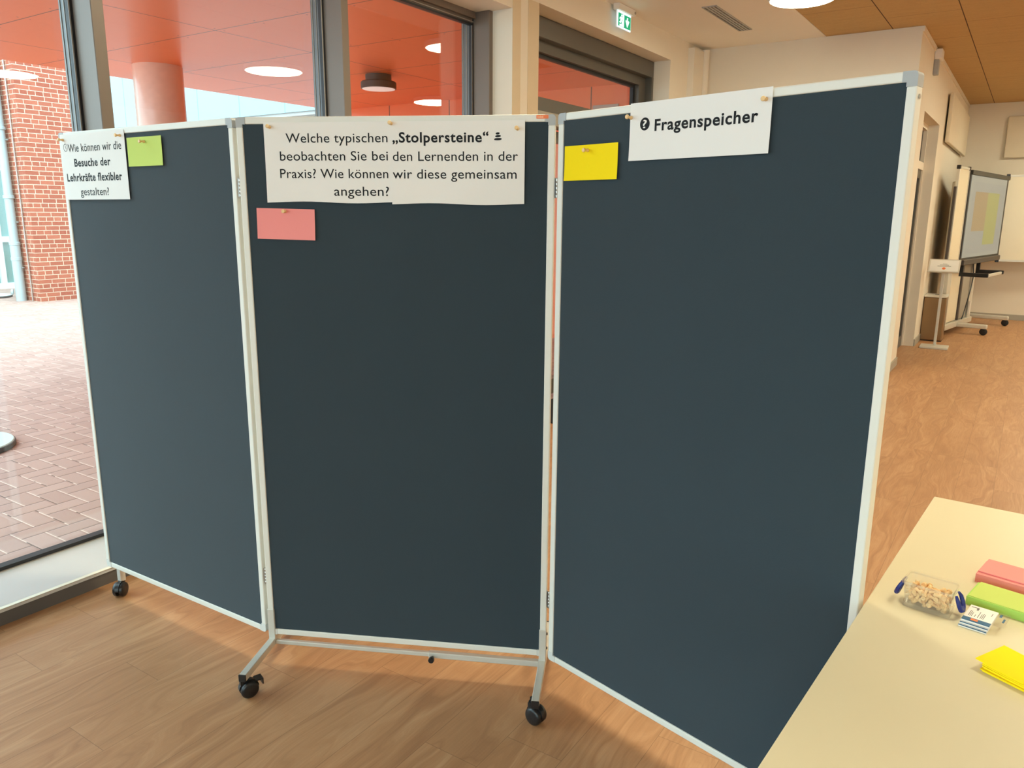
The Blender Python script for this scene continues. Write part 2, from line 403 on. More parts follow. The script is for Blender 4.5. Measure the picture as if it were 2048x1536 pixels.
wf = struct('window_7', bm, 'frame', 'wide window band added behind the viewer for front daylight', 'window')  # unseen window, added to bring daylight onto the board fronts
build('pane', B(-3.1, 5.7, YN-.10, YN-.09, .35, 3.05), 'glass', wf)
struct('trim_4', B(XR-.002, XR+.014, YB, YF, CZ-.05, CZ), 'wall', 'white edge moulding on top of the receding wall', 'trim')
struct('baseboard_far', B(XR, XE, YF-.015, YF, 0, .09), 'base', 'grey baseboard along the far wall', 'baseboard')
struct('baseboard_right', box(B(XR, XR+.015, DY1, YF, 0, .09), XR, XR+.015, YB, DY0, 0, .09), 'base', 'grey baseboard along the receding wall', 'baseboard')
struct('baseboard_back', B(XW, XR, YB-.015, YB, 0, .09), 'base', 'grey baseboard along the back wall', 'baseboard')
# recessed glazed door in the receding wall
bm = bm_(); xd = XR-.12
for a in ((xd-.08, xd, DY0, DY0+.07, 0, DZ), (xd-.08, xd, DY1-.015, DY1, 0, DZ), (xd-.08, xd, DY0, DY1, DZ-.06, DZ), (xd-.08, xd, DY0, DY1, 2.2, 2.29)): box(bm, *a)
d2 = struct('door_2', bm, 'wall', 'dark glazed door with pale frame in the receding wall', 'door')
bm = bm_()
for a in ((xd-.07, xd-.02, DY0+.07, DY0+.14, 0, 2.2), (xd-.07, xd-.02, DY1-.12, DY1-.015, 0, 2.2), (xd-.07, xd-.02, DY0, DY1, 2.1, 2.2), (xd-.07, xd-.02, DY0, DY1, 0, .14)): box(bm, *a)
build('door_leaf', bm, 'frame_door', d2); build('pane', B(xd-.06, xd-.045, DY0, DY1, .1, DZ-.03), 'darkglass', d2)

# ------------------------------------------------------------------ window bank on the left
GX = -3.60; ZG = 2.985; ZH = 3.06
ys = [1.985 + 1.463*k for k in range(-4, 3)]           # mullion centres, the last closes against the wall end
ORD = ['first', 'second', 'third', 'fourth', 'fifth', 'sixth']; n = 0
for k, yc in enumerate(ys):
    w2 = .028 if k < 6 else .026
    bm = bm_(); rbox(bm, -3.585, -3.44, yc-w2, yc+w2, .06, ZH, .003, 1)
    n += 1; mu = struct('trim_%d' % (n+10), bm, 'frame', 'grey upright window post, %s' % ('the one against the white wall end' if k == 6 else ORD[5-k]+' post from the white wall end'), 'window post')
    bm = bm_(); box(bm, -3.612, -3.584, yc-w2-.016, yc+w2+.016, .06, ZH); build('gasket', bm, 'gasket', mu)
    bm = bm_(); rbox(bm, -3.69, -3.612, yc-w2-.004, yc+w2+.004, .0, ZH, .004, 1); build('outer_cap', bm, 'capout', mu)
    bm = bm_()
    for sy in (-1, 1):
        for xx in (-3.640, -3.672): box(bm, xx-.003, xx+.003, yc+sy*(w2+.004)-.003, yc+sy*(w2+.004)+.003, .02, ZH)
        box(bm, -3.5865, -3.5835, yc+sy*(w2+.014)-.003, yc+sy*(w2+.014)+.003, .06, ZH)
    build('light_edge', bm, 'frame_edge', mu)
for k in range(6):
    y0, y1 = ys[k]+.028, ys[k+1]-.028
    bm = bm_(); box(bm, -3.612, -3.585, y0, y1, ZG, ZH); box(bm, -3.69, -3.612, y0, y1, ZG+.012, ZH); box(bm, -3.585, -3.56, y0, y1, ZG+.03, ZH)
    wd = struct('window_%d' % (k+1), bm, 'frame', 'tall fixed window, %s window from the white wall end' % ORD[5-k], 'window')
    bm = bm_(); box(bm, -3.608, -3.58, y0, y1, ZG-.014, ZG); box(bm, -3.608, -3.56, y0, y1, .085, .115); build('gasket', bm, 'gasket', wd)
    bm = bm_(); box(bm, -3.563, -3.556, y0, y1, .093, .099); box(bm, -3.582, -3.576, y0, y1, ZG+.006, ZG+.012); build('light_edge', bm, 'frame_edge', wd)
    bm = bm_(); box(bm, GX-.004, GX+.004, y0-.012, y1+.012, .09, ZG+.01); build('pane', bm, 'glass', wd)
bm = bm_(); box(bm, -3.62, XW+.01, YN, 4.928, 0, .064); struct('trim_20', bm, 'plinth', 'dark plinth under the windows', 'plinth')
bm = bm_(); prism(bm, [(XW+.016, .058), (XW+.016, .07), (-3.585, .098), (-3.585, .06)], YN, 4.928)
struct('trim_21', bm, 'ledge', 'light metal window ledge above the dark plinth', 'window ledge')
bm = bm_(); box(bm, XW-.002, XW+.019, YN, 4.928, .0725, .0745); build('front_lip', bm, 'whiteboard', bpy.data.objects['trim_21'])

# glazed door recessed behind the board
bm = bm_(); DF = -3.447
rbox(bm, -3.62, DF, 5.284, 7.831, 3.01, 3.163, .003, 1); box(bm, -3.62, -3.52, 5.284, 7.831, 2.925, 3.01)
box(bm, -3.62, -3.52, 7.64, 7.831, 0, 3.01); box(bm, -3.62, DF, 7.79, 7.831, 0, 3.01); box(bm, -3.62, -3.52, 5.284, 5.45, 0, 3.01)
d1 = struct('door_1', bm, 'frame_door', 'wide dark framed glass door recessed in the window wall', 'door')
bm = bm_(); rbox(bm, -3.62, -3.45, 5.45, 7.64, 2.45, 2.56, .003, 1); build('transom', bm, 'frame_door', d1)
bm = bm_(); rbox(bm, -3.55, -3.40, 5.45, 7.64, 2.345, 2.445, .006, 2); build('door_closer_rail', bm, 'base', d1)  # beige colour stands in for the reflection band below the transom
bm = bm_(); box(bm, -3.60, -3.565, 5.45, 7.64, 2.90, 2.925); box(bm, -3.60, -3.565, 7.60, 7.64, 2.56, 2.925); build('gasket', bm, 'gasket', d1)
for y0, y1 in ((5.46, 6.54), (6.56, 7.63)):
    bm = bm_()
    for a in ((y0, y0+.09, 0.01, 2.33), (y1-.09, y1, 0.01, 2.33), (y0+.09, y1-.09, 0.01, .15), (y0+.09, y1-.09, 2.24, 2.33)): box(bm, -3.60, -3.53, a[0], a[1], a[2], a[3])
    lf = build('door_leaf', bm, 'frame_door', d1)
    build('pane', B(-3.57, -3.56, y0+.08, y1-.08, .14, 2.25), 'glass', lf)
    bm = bm_(); tube(bm, [(-3.53, y1-.05 if y0 < 6 else y0+.05, .95), (-3.47, y1-.05 if y0 < 6 else y0+.05, .95), (-3.47, y1-.05 if y0 < 6 else y0+.05, 1.25), (-3.53, y1-.05 if y0 < 6 else y0+.05, 1.25)], .012, 10)
    build('door_handle', bm, 'steel', lf, True)
build('pane', B(-3.585, -3.575, 5.44, 7.65, 2.55, 2.93), 'glass', d1)
bm = bm_(); rbox(bm, -3.42, -2.95, 5.15, 7.7, 0.0, .012, .004, 1)
tag(build('door_mat', bm, 'mat'), 'black door mat on the floor inside the glazed door', 'mat')

# ------------------------------------------------------------------ outside
struct('ground', B(-40, -3.40, -20, 40, -.2, -.03), 'paver', 'red herringbone paving outside the windows', 'paving')
bm = bm_(); box(bm, -9.38, -3.62, 1.3, 9.3, 3.2, 3.62)
struct('ceiling_canopy', bm, 'soffit', 'glossy orange panelled canopy soffit outside', 'soffit')
struct('sky_block_slab', box(B(-3.7, XE+.3, YN-.3, YF+.5, CZ+.21, 4.4), -9.3, -3.7, 1.4, 9.6, 3.63, 4.4), 'greywall', 'unseen slab added above canopy and room to keep sky light out', 'sky_block_slab')  # unseen slab, added so that no sky light leaks in from above
struct('wall_courtyard', B(-9.38, -3.62, 9.1, 9.3, -.03, 3.2), 'endwall', 'orange clad wall closing the canopy at its far end', 'wall')
bm = bm_(); box(bm, -4.80, -4.45, 9.07, 9.1, -.03, 2.97)
struct('door_3', bm, 'greywall', 'grey door set in the orange clad wall', 'door')
bm = bm_(); lathe(bm, [(.26, -.03), (.26, 3.2)], 48, (-8.31, 5.42, 0))
tag(build('round_column', bm, 'column', smooth=True), 'round terracotta column carrying the orange canopy', 'column')
# drum lamp on the soffit
t = empty('outdoor_ceiling_lamp', (-6.57, 7.09, 3.2)); tag(t, 'dark two tier drum lamp under the orange canopy', 'lamp')
build('mounting_drum', lathe(bm_(), [(.15, -.075), (.15, 0)], 32), 'dark_metal', t, True)
build('lamp_shade', lathe(bm_(), [(.195, -.155), (.205, -.15), (.205, -.085), (.195, -.075), (.14, -.075)], 32), 'dark_metal', t, True)
build('diffuser', lathe(bm_(), [(.0, -.166), (.12, -.164), (.19, -.156), (.19, -.15)], 32), 'dim', t, True)
# stone discs
for c, r, lb in (((-6.146, 2.205), .352, 'round stone disc on the paving at the left edge'), ((-16.75, 6.95), .36, 'small dark stone disc far off before the glazed entrance')):
    t = empty('stone_disc', (c[0], c[1], -.03)); tag(t, lb, 'stone disc', 'stone discs on the paving')
    build('edge', lathe(bm_(), [(r-.01, 0), (r, .004), (r, .035), (r-.006, .04)], 48), 'stone_edge', t, True)
    build('top', lathe(bm_(), [(r-.006, .04), (r-.012, .046), (.0, .047)], 48), 'stone', t, True)
# brick pier: four faces share the wall, front and side carry the same bond
t = empty('brick_pier', (-15.56, 7.74, -.03)); tag(t, 'tall red brick pier across the paved yard', 'brick pier')
bm = bm_(); box(bm, -.36, .36, -.606, .61, 0, 6.5)
o = build('brickwork', bm, 'brick_x', t); o.data.materials.append(M['brick_y'])
for p in o.data.polygons:
    if abs(p.normal.y) > .5: p.material_index = 1
t = empty('downpipe', (-15.70, 7.03, -.03)); tag(t, 'pale zinc downpipe on the red brick pier', 'downpipe')
build('pipe', lathe(bm_(), [(.085, 0), (.085, 1.05), (.075, 1.06), (.075, 6.4)], 24), 'pipe', t, True)
for z in (.78, 1.06, 1.9, 3.1): build('collar', lathe(bm_(), [(.08, z-.03), (.093, z-.025), (.093, z+.025), (.08, z+.03)], 24), 'pipe', t, True)
for z in (.62, 1.45, 2.9):
    bm = bm_(); box(bm, -.01, .01, .05, .1, z-.015, z+.015); box(bm, .05, .16, .03, .05, z-.01, z+.01); build('bracket', bm, 'steel', t)
bm = bm_(); lathe(bm, [(.05, 0), (.05, .03), (.04, .035)], 20, (0, 0, 0), 'y'); o = build('cleanout_cap', bm, 'pipe', t, True); o.location = (-.06, -.10, .17); o.rotation_euler = (PI, 0, -.6)
bm = bm_(); tube(bm, [(-15.45, 7.11, -.03), (-15.45, 7.11, 6.2)], .012, 8)
tag(build('lightning_conductor', bm, 'steel', smooth=True), 'thin metal conductor rod running up the red brick pier', 'conductor')
# glazed entrance
t = empty('glazed_entrance', (-18.5, 6.6, -.03)); tag(t, 'white framed glazed entrance behind the brick pier', 'entrance')
build('glazing', B(-.02, .02, -4, 3.2, 0, 6), 'teal', t)
bm = bm_()
for y in (-3.9, -2.6, -1.3, -.15, .55, 1.35, 2.2, 3.1): box(bm, .02, .10, y-.05, y+.05, 0, 6)
for z in (.06, 1.05, 2.55, 4.2): box(bm, .02, .11, -4, 3.2, z-.06, z+.06)
build('glazing_frame', bm, 'white_frame', t)
build('roof_slab', B(-.3, .4, -4.2, 3.4, 6, 6.3), 'white_frame', t)
# opposite facade
t = empty('cladded_building', (-22, 16, -.03)); tag(t, 'pale blue clad building seen under the canopy edge', 'building')
bm = bm_(); box(bm, -40, -8, 16, 16.3, 4.45, 11); o = build('cladding', bm, 'cladding'); o.parent = t; o.matrix_parent_inverse = Matrix.Translation(-Vector(t.location))
build('lower_wall', B(-18, 14, .9, 1.2, 0, 4.6), 'greywall', t); build('underside', B(-18, 14, .05, 1.2, 4.38, 4.48), 'greywall', t)

# ------------------------------------------------------------------ ceiling lamps, vent, exit sign, wall fittings
def ceiling_lamp(x, y, r, label):
    t = empty('ceiling_lamp', (x, y, CZ)); tag(t, label, 'lamp', 'round ceiling lamps')
    build('lamp_body', lathe(bm_(), [(r*.9, 0), (r*.99, -.012), (r, -.05), (r-.012, -.062)], 48), 'lampbody', t, True)
    build('diffuser', lathe(bm_(), [(r-.014, -.058), (r-.03, -.068), (0.0, -.074)], 48), 'lampglow', t, True)
    return t
lm = [(-1.79, 6.95, .27, 'round glowing ceiling lamp at the upper edge above the white ceiling strip'),
      (-1.78, 2.95, .36, 'round ceiling lamp straight above the folding board')]
for x, y, r, l in lm: ceiling_lamp(x, y, r, l)
for i, (x, y) in enumerate(((.95, 6.9), (.95, 10.1), (.95, 2.9), (4.1, 5.24), (4.1, 11.5), (4.1, 1.2), (.95, -2.6), (.95, 13.2), (3.8, 14.0))):  # lamps without a mirror image are added to light boards and floor
    ceiling_lamp(x, y, .36, {0: 'round ceiling lamp mirrored in the window pane above the green card', 1: 'round ceiling lamp mirrored low in the pane left of the white wall end',
                             3: 'round ceiling lamp mirrored in the left pane in front of the brick pier'}.get(i, 'round ceiling lamp added outside the view for more light'))
# vent
t = empty('ceiling_vent', (-2.585, 7.50, CZ)); tag(t, 'long grey slotted air vent in the white ceiling', 'vent')
bm = bm_()
for a in ((-.065, -.052, -.52, .52), (.052, .065, -.52, .52), (-.065, .065, -.52, -.507), (-.065, .065, .507, .52)): box(bm, *a, -.008, .0)
build('frame', bm, 'cap', t); build('backing', B(-.06, .06, -.515, .515, -.002, -.0005), 'dark_metal', t)
for k in range(3):
    bm = bm_(); x = -.028+.028*k; box(bm, x-.009, x+.009, -.507, .507, -.0065, -.0025); build('slat', bm, 'cap', t)
for k in range(9):
    bm = bm_(); y = -.4+.1*k; box(bm, -.052, .052, y-.003, y+.003, -.0078, -.006); build('crossbar', bm, 'cap', t)
# exit sign
t = empty('exit_sign', (-3.215, 6.605, CZ)); tag(t, 'lit green emergency exit sign with running figure and arrow under the ceiling', 'exit sign')
bm = bm_(); rbox(bm, -.03, .03, -.15, .19, -.052, 0, .006, 2); build('housing', bm, 'lampbody', t)
build('indicator_light', lathe(bm_(), [(.012, .03), (.012, .036), (.009, .038)], 16, (0, .168, -.026), 'x'), 'base', t, True)
bm = bm_(); rbox(bm, -.006, .006, -.138, .138, -.190, -.052, .002, 1); pn = build('panel', bm, 'sign_edge', t)
bm = bm_(); box(bm, .0058, .0064, -.136, .136, -.188, -.054); build('front_sheet', bm, 'sign_white', t)
def yz(bm, poly, x0, x1):
    a = [bm.verts.new((x0, y, z)) for y, z in poly]; c = [bm.verts.new((x1, y, z)) for y, z in poly]; n = len(poly)
    bm.faces.new(a[::-1]); bm.faces.new(c)
    for k in range(n): bm.faces.new((a[k], a[(k+1) % n], c[(k+1) % n], c[k]))
bm = bm_(); yz(bm, [(-.118, -.176), (.131, -.176), (.131, -.070), (-.118, -.070)], .0066, .0074); build('green_field', bm, 'sign_green', t)
bm = bm_()
yz(bm, [(.052, -.085), (.072, -.085), (.072, -.118), (.088, -.104), (.099, -.114), (.062, -.166), (.025, -.114), (.036, -.104), (.052, -.118)], .0077, .0086)
build('arrow', bm, 'sign_white', t)
bm = bm_()
yz(bm, [(-.035, -.173), (-.005, -.173), (-.005, -.074), (-.035, -.074), (-.035, -.078)], .0077, .0086)          # door opening
yz(bm, [(-.092, -.173), (-.035, -.173), (-.035, -.158), (-.092, -.158)], .0077, .0086)
yz(bm, [(-.070, -.098), (-.048, -.098), (-.045, -.118), (-.060, -.132), (-.078, -.122)], .0077, .0086)       # torso
yz(bm, [(-.078, -.122), (-.060, -.130), (-.074, -.150), (-.098, -.146), (-.098, -.138), (-.082, -.140)], .0077, .0086)
yz(bm, [(-.062, -.130), (-.046, -.124), (-.040, -.140), (-.044, -.156), (-.052, -.156), (-.052, -.140)], .0077, .0086)
yz(bm, [(-.070, -.098), (-.090, -.104), (-.096, -.118), (-.090, -.121), (-.084, -.110), (-.070, -.106)], .0077, .0086)
yz(bm, [(-.050, -.100), (-.036, -.112), (-.040, -.117), (-.054, -.108)], .0077, .0086)
yz(bm, [(-.054+.009*math.cos(a*PI/6), -.086+.009*math.sin(a*PI/6)) for a in range(12)], .0077, .0086)
build('running_figure', bm, 'sign_white', t)
# sensor on the receding wall
t = empty('wall_sensor', (XR, 9.90, 3.30)); tag(t, 'small white sensor box high on the receding cream wall', 'sensor')
bm = bm_(); rbox(bm, .0, .075, -.09, .09, -.02, .085, .01, 2); build('housing', bm, 'lampbody', t)
bm = bm_(); rbox(bm, .0, .05, -.07, .03, -.17, -.02, .006, 2); build('lower_box', bm, 'cap', t)
bm = bm_(); rbox(bm, XR+.022, XR+.07, 11.68, 14.55, 2.575, 3.175, .012, 2)
tag(build('acoustic_panel', bm, 'acoustic'), 'cream acoustic panel on the receding wall above the bin', 'acoustic panel')
bm = bm_(); rbox(bm, -.53, 1.9, YF-.07, YF-.022, 2.56, 3.19, .012, 2)
tag(build('acoustic_panel', bm, 'acoustic'), 'cream acoustic panel on the far wall above the display', 'acoustic panel')

# ------------------------------------------------------------------ folding pin board
PANELS = [((-3.194, 1.637), math.radians(1.358)), ((-2.157, 1.662), math.radians(25.7234)), ((-1.224, 2.097), math.radians(-13.8115))]
PW = 1.02; ZT = 1.9277; ZB = .119; FT = .030; FW = .0215
base = empty('folding_pin_board', (-1.70, 1.88, 0)); tag(base, 'large three panel folding pin board of dark slate felt on castors', 'pin board')
def caster_mesh(pedal=True):
    '''twin wheel castor, wheel axis along x, contact at z = 0'''
    bm = bm_(); r = .0305
    for s in (-1, 1):
        t = bm_(); lathe(t, [(.006, s*.024), (.021, s*.0245), (.0275, s*.022), (r, s*.018), (r, s*.008), (.027, s*.006)], 28, (0, 0, r), 'x'); merge(bm, t)
    t = bm_(); lathe(t, [(.012, -.012), (.012, .012)], 16, (0, 0, r), 'x'); merge(bm, t)
    # mudguard hood
    t = bm_(); pts = [(math.cos(a), math.sin(a)) for a in [math.radians(x) for x in range(10, 185, 12)]]
    ring = []
    for c, s in pts: ring.append([t.verts.new((x, c*rr, r+s*rr)) for x, rr in ((-.0075, .0285), (.0075, .0285), (.0075, .0345), (-.0075, .0345))])
    for a, b2 in zip(ring, ring[1:]):
        for k in range(4): t.faces.new((a[k], a[(k+1) % 4], b2[(k+1) % 4], b2[k]))
    t.faces.new(ring[0]); t.faces.new(ring[-1][::-1]); merge(bm, t)
    t = bm_(); lathe(t, [(.011, .050), (.011, .070), (.006, .071), (.006, .085)], 16, (0, .018, 0)); merge(bm, t)
    t = bm_(); box(t, -.009, .009, .002, .028, .046, .066); merge(bm, t)
    if pedal:
        t = bm_(); box(t, -.016, .016, -.048, -.022, .054, .058); box(t, -.016, .016, -.048, -.044, .036, .058); merge(bm, t)
    return bm
panels = []
for i, ((px, py), a) in enumerate(PANELS):
    bm = bm_(); box(bm, FW-.002, PW-FW+.002, .004, FT-.004, ZB+FW-.002, ZT-FW+.002)
    p = build('panel', bm, 'felt', base, loc=(px-base.location.x, py-base.location.y, 0), rotz=a); panels.append(p)
    p['label'] = ['left panel beside the window', 'middle panel', 'right panel beside the table'][i]
    r = .007
    def prof(x0, x1, z0, z1):
        bm = bm_(); rbox(bm, x0, x1, 0, FT, z0, z1, .003, 2); return bm
    build('frame_rail', prof(.03, PW-.03, ZT-FW, ZT), 'alu', p); build('frame_rail', prof(.03, PW-.03, ZB, ZB+FW), 'alu', p)
    build('frame_rail', prof(0, FW, ZB+.03, ZT-.03), 'alu', p); build('frame_rail', prof(PW-FW, PW, ZB+.03, ZT-.03), 'alu', p)
    for cx, cz in ((0, ZB), (PW, ZB), (0, ZT), (PW, ZT)):
        sx, sz = (1 if cx == 0 else -1), (1 if cz == ZB else -1); q = .031; rr = .010
        arc = [(rr-rr*math.cos(x), rr-rr*math.sin(x)) for x in [k*PI/12 for k in range(7)]]
        poly = arc + [(q, 0), (q, FW+.0005), (FW+.0005, FW+.0005), (FW+.0005, q), (0, q)]
        bm = bm_(); prism(bm, [(cx+sx*x, cz+sz*z) for x, z in poly], -.0006, FT+.0006)
        c = build('corner_cap', bm, 'cap' if cz == ZT else 'cap_light', p)
# screw in the side profile of the right panel
build('screw', lathe(bm_(), [(.005, 0), (.005, .002), (.003, .003)], 14, (PW, .015, ZT-.05), 'x'), 'steel', panels[2], True)
# brand sticker on the middle panel
bm = bm_(); rbox(bm, .962, .9985, -.0012, .0005, ZT-.0125, ZT-.0015, .0005, 1); stk = build('sticker', bm, 'orange', panels[1]); stk['label'] = 'small orange sticker'
bm = bm_()
for k in range(7): box(bm, .9655+.0026*k, .9672+.0026*k, -.0016, -.0012, ZT-.0105, ZT-(.0055 if k % 3 else .0042))
build('sticker_print', bm, 'sticker_print', stk)
# hinges
for s, u, gap in ((1, 1, 0), (1, 2, 0)): pass
def wp(i, u, yb, z):
    (px, py), a = PANELS[i]
    return Vector((px+u*math.cos(a)-yb*math.sin(a), py+u*math.sin(a)+yb*math.cos(a), z))
for i, zs in ((0, (ZT-.217, ZT-1.585)), (1, (ZT-.215, ZT-1.593))):
    for z in zs:
        A = wp(i, PW, .010, z); Bp = wp(i+1, 0, .010, z); c = (A+Bp)/2 - base.location; c.z = 0
        bm = bm_()
        for k in range(5):
            z0 = z-.03+.012*k
            t = bm_(); lathe(t, [(.0035, z0), (.0042, z0+.001), (.0042, z0+.0108), (.0035, z0+.0118)], 12, (c.x, c.y, 0)); merge(bm, t)
        for j, u in ((i, PW), (i+1, 0)):
            s = wp(j, u, .010, z) - base.location
            t = bm_(); tube(t, [(s.x, s.y, z-.03), (s.x, s.y, z+.03)], .0025, 8); merge(bm, t)
            d = Vector((c.x, c.y, 0)) - Vector((s.x, s.y, 0)); L = d.length; d.normalize() if L > 0 else None
            if L > .001:
                mt = Matrix.Translation((s.x, s.y, 0)) @ Matrix.Rotation(math.atan2(d.y, d.x), 4, 'Z')
                box(bm, 0, L, -.001, .001, z-.03, z+.03, mt)
        build('hinge', bm, 'steel', base, True)
# lower stand of the middle panel
mid = panels[1]
for s, u in ((0, .0115), (1, PW-.0115)):
    w3 = .0125
    bm = bm_(); rbox(bm, u-w3, u+w3, -.004, FT+.004, .078, ZT-1.708, .002, 1)
    lg = build('stand_leg', bm, 'alu_m', mid)
    # the foot: a square tube running forward and back under the board
    bm = bm_(); rbox(bm, u-w3, u+w3, -.235, .265, .078, .103, .002, 1); build('foot_tube', bm, 'alu_m', mid)
    for yy in (-.235, .265):
        bm = bm_(); sgn = -1 if yy < 0 else 1
        rbox(bm, u-w3-.0005, u+w3+.0005, min(yy, yy+sgn*.006), max(yy, yy+sgn*.006), .0775, .1035, .0015, 1); build('end_cap', bm, 'black', mid)
    for yy, rz in ((-.20, 2.35 if s == 0 else 1.0), (.23, .5)):
        o = build('castor', caster_mesh(yy < 0 and s == 0), 'black', mid, True); o.location = (u, yy, 0)
        o.rotation_euler = (0, 0, rz)
    for zz in ((.20, .145) if s else ()):
        bm = bm_(); lathe(bm, [(.005, 0), (.005, .003), (.003, .004)], 12, (u+w3 if s else u-w3-.01, .012, zz), 'x'); build('bolt', bm, 'black', mid, True)
bm = bm_(); rbox(bm, .024, .62, -.003, .013, .081, .0965, .002, 1); build('cross_bar', bm, 'alu_m', mid)
bm = bm_(); rbox(bm, .60, PW-.024, -.006, .016, .078, .099, .002, 1); build('cross_bar', bm, 'alu_m', mid)
bm = bm_(); lathe(bm, [(.004, 0), (.004, -.012), (.0095, -.013), (.0105, -.016), (.0105, -.026), (.009, -.028)], 20, (.615, -.004, .083), 'y'); build('clamp_knob', bm, 'black', mid, True)
bm = bm_(); lathe(bm, [(.004, 0), (.006, .01), (.006, .016)], 14, (.045, .03, .118), 'x'); build('bolt', bm, 'black', mid, True)
# outer castors
for i, u in ((0, .075), (2, PW-.075)):
    bm = bm_(); rbox(bm, u-.0125, u+.0125, .003, .028, .062, ZB+.002, .002, 1); build('castor_post', bm, 'alu_m', panels[i])
    o = build('castor', caster_mesh(False), 'black', panels[i], True)
    o.location = (u, .015-.018, 0); 
    o.rotation_euler = (0, 0, 0)
    ang = .55; o.rotation_euler = (0, 0, ang); o.location = (u+.018*math.sin(ang), .015-.018*math.cos(ang), 0)

# ------------------------------------------------------------------ sheets, cards and pins on the board
def caps():
    cu = bpy.data.curves.new('t', 'FONT'); cu.body = 'H'; o = bpy.data.objects.new('t', cu); COL.objects.link(o)
    bpy.context.view_layer.update(); me = bpy.data.meshes.new_from_object(o.evaluated_get(bpy.context.evaluated_depsgraph_get()))
    h = max(v.co.y for v in me.vertices); bpy.data.objects.remove(o); bpy.data.curves.remove(cu); bpy.data.meshes.remove(me); return h
CAP = caps()
def text_mesh(body, weight=0.0):
    cu = bpy.data.curves.new('t', 'FONT'); cu.body = body; cu.offset = weight; cu.resolution_u = 4; cu.space_character = 1.09 if weight > .015 else 1.03
    o = bpy.data.objects.new('t', cu); COL.objects.link(o); bpy.context.view_layer.update()
    me = bpy.data.meshes.new_from_object(o.evaluated_get(bpy.context.evaluated_depsgraph_get()))
    bpy.data.objects.remove(o); bpy.data.curves.remove(cu); return me
def put_text(bm, body, x0, x1, base_z, cap, y, weight=0.0):
    '''lettering fitted between x0 and x1 on the x-z plane'''
    me = text_mesh(body, weight); xs = [v.co.x for v in me.vertices]; a, b2 = min(xs), max(xs); k = (x1-x0)/(b2-a); c = cap/CAP
    for v in me.vertices: v.co = Vector((x0+(v.co.x-a)*k, y, base_z+v.co.y*c))
    bm.from_mesh(me); bpy.data.meshes.remove(me)
def disp(x, z, curl, wave):
    return curl*((max(0, abs(x)-.2))**2 + max(0, -z)**2)*.5 + wave*(1+math.sin(5*x+.6))*max(0, -z)
def sheet(name, i, u0, u1, v0, v1, m, label, cat, group=None, yb=-.0016, curl=0, tilt=0, th=.0006, wave=0.0):
    '''paper lying on panel i; u along, v down from the top edge'''
    (px, py), a = PANELS[i]; uc, vc = (u0+u1)/2, (v0+v1)/2; W2, H2 = (u1-u0)/2, (v1-v0)/2
    bm = bm_(); NX, NZ = 14, 8; g = []
    for side in (0, 1):
        g.append([[bm.verts.new((x*W2, -(side*th) - disp(x, z, curl, wave), z*H2 - (wave*2*math.sin(4*x) if z < -.95 else 0))) for x in [2*k/NX-1 for k in range(NX+1)]] for z in [2*k/NZ-1 for k in range(NZ+1)]])
    for side in (0, 1):
        for r_ in range(NZ):
            for c in range(NX): bm.faces.new((g[side][r_][c], g[side][r_][c+1], g[side][r_+1][c+1], g[side][r_+1][c]))
    for c in range(NX):
        for r_ in (0, NZ): bm.faces.new((g[0][r_][c], g[0][r_][c+1], g[1][r_][c+1], g[1][r_][c]))
    for r_ in range(NZ):
        for c in (0, NX): bm.faces.new((g[0][r_][c], g[0][r_+1][c], g[1][r_+1][c], g[1][r_][c]))
    o = build(name, bm, m, smooth=True); P = wp(i, uc, yb, ZT-vc); o.location = P; o.rotation_euler = (0, tilt, a)
    tag(o, label, cat, group); o_shape[o.name] = (W2, H2, curl, wave); return o, uc, vc
YT = -.0011
o_shape = {}
def ink_part(name, bm, m, o):
    W2, H2, c, wv = o_shape[o.name]
    for v in bm.verts: v.co.y -= disp(v.co.x/W2, v.co.z/H2, c, wv)
    return build(name, bm, m, o)
def lines(o, uc, vc, rows, extra=None):
    for body, u0, u1, v, cap, wgt in rows:
        bm = bm_(); put_text(bm, body, u0-uc, u1-uc, vc-v, cap, YT, wgt); ink_part('lettering', bm, 'ink', o)
    if extra:
        bm = bm_(); extra(bm); ink_part('symbol', bm, 'ink', o)
RG, BD = .003, .024
# left sheet
o, uc, vc = sheet('poster_sheet', 0, .012, .434, .008, .252, 'paper', 'white header sheet asking about visits on the left panel', 'paper sheet')
def clock(bm):
    cx, cz = .0449-uc, vc-.0572; r0, r1 = .0142, .0124; N = 40
    a = [bm.verts.new((cx+r0*math.cos(2*PI*k/N), YT, cz+r0*math.sin(2*PI*k/N))) for k in range(N)]; b2 = [bm.verts.new((cx+r1*math.cos(2*PI*k/N), YT, cz+r1*math.sin(2*PI*k/N))) for k in range(N)]
    for k in range(N): bm.faces.new((a[k], a[(k+1) % N], b2[(k+1) % N], b2[k]))
    for (x0, z0, x1, z1) in ((0, .008, 0, 0), (0, 0, .0055, -.0055)):
        d = Vector((x1-x0, 0, z1-z0)).normalized(); q = Vector((-d.z, 0, d.x))*.0008
        bm.faces.new([bm.verts.new(Vector((cx+x, YT, cz+z))+s*q) for x, z, s in ((x0, z0, 1), (x1, z1, 1), (x1, z1, -1), (x0, z0, -1))])
lines(o, uc, vc, [('Wie können wir die', .062, .411, .0745, .0285, RG), ('Besuche der', .095, .334, .1286, .0275, BD), ('Lehrkräfte flexibler', .034, .398, .1826, .0275, BD), ('gestalten?', .117, .306, .2360, .0275, RG)], clock)
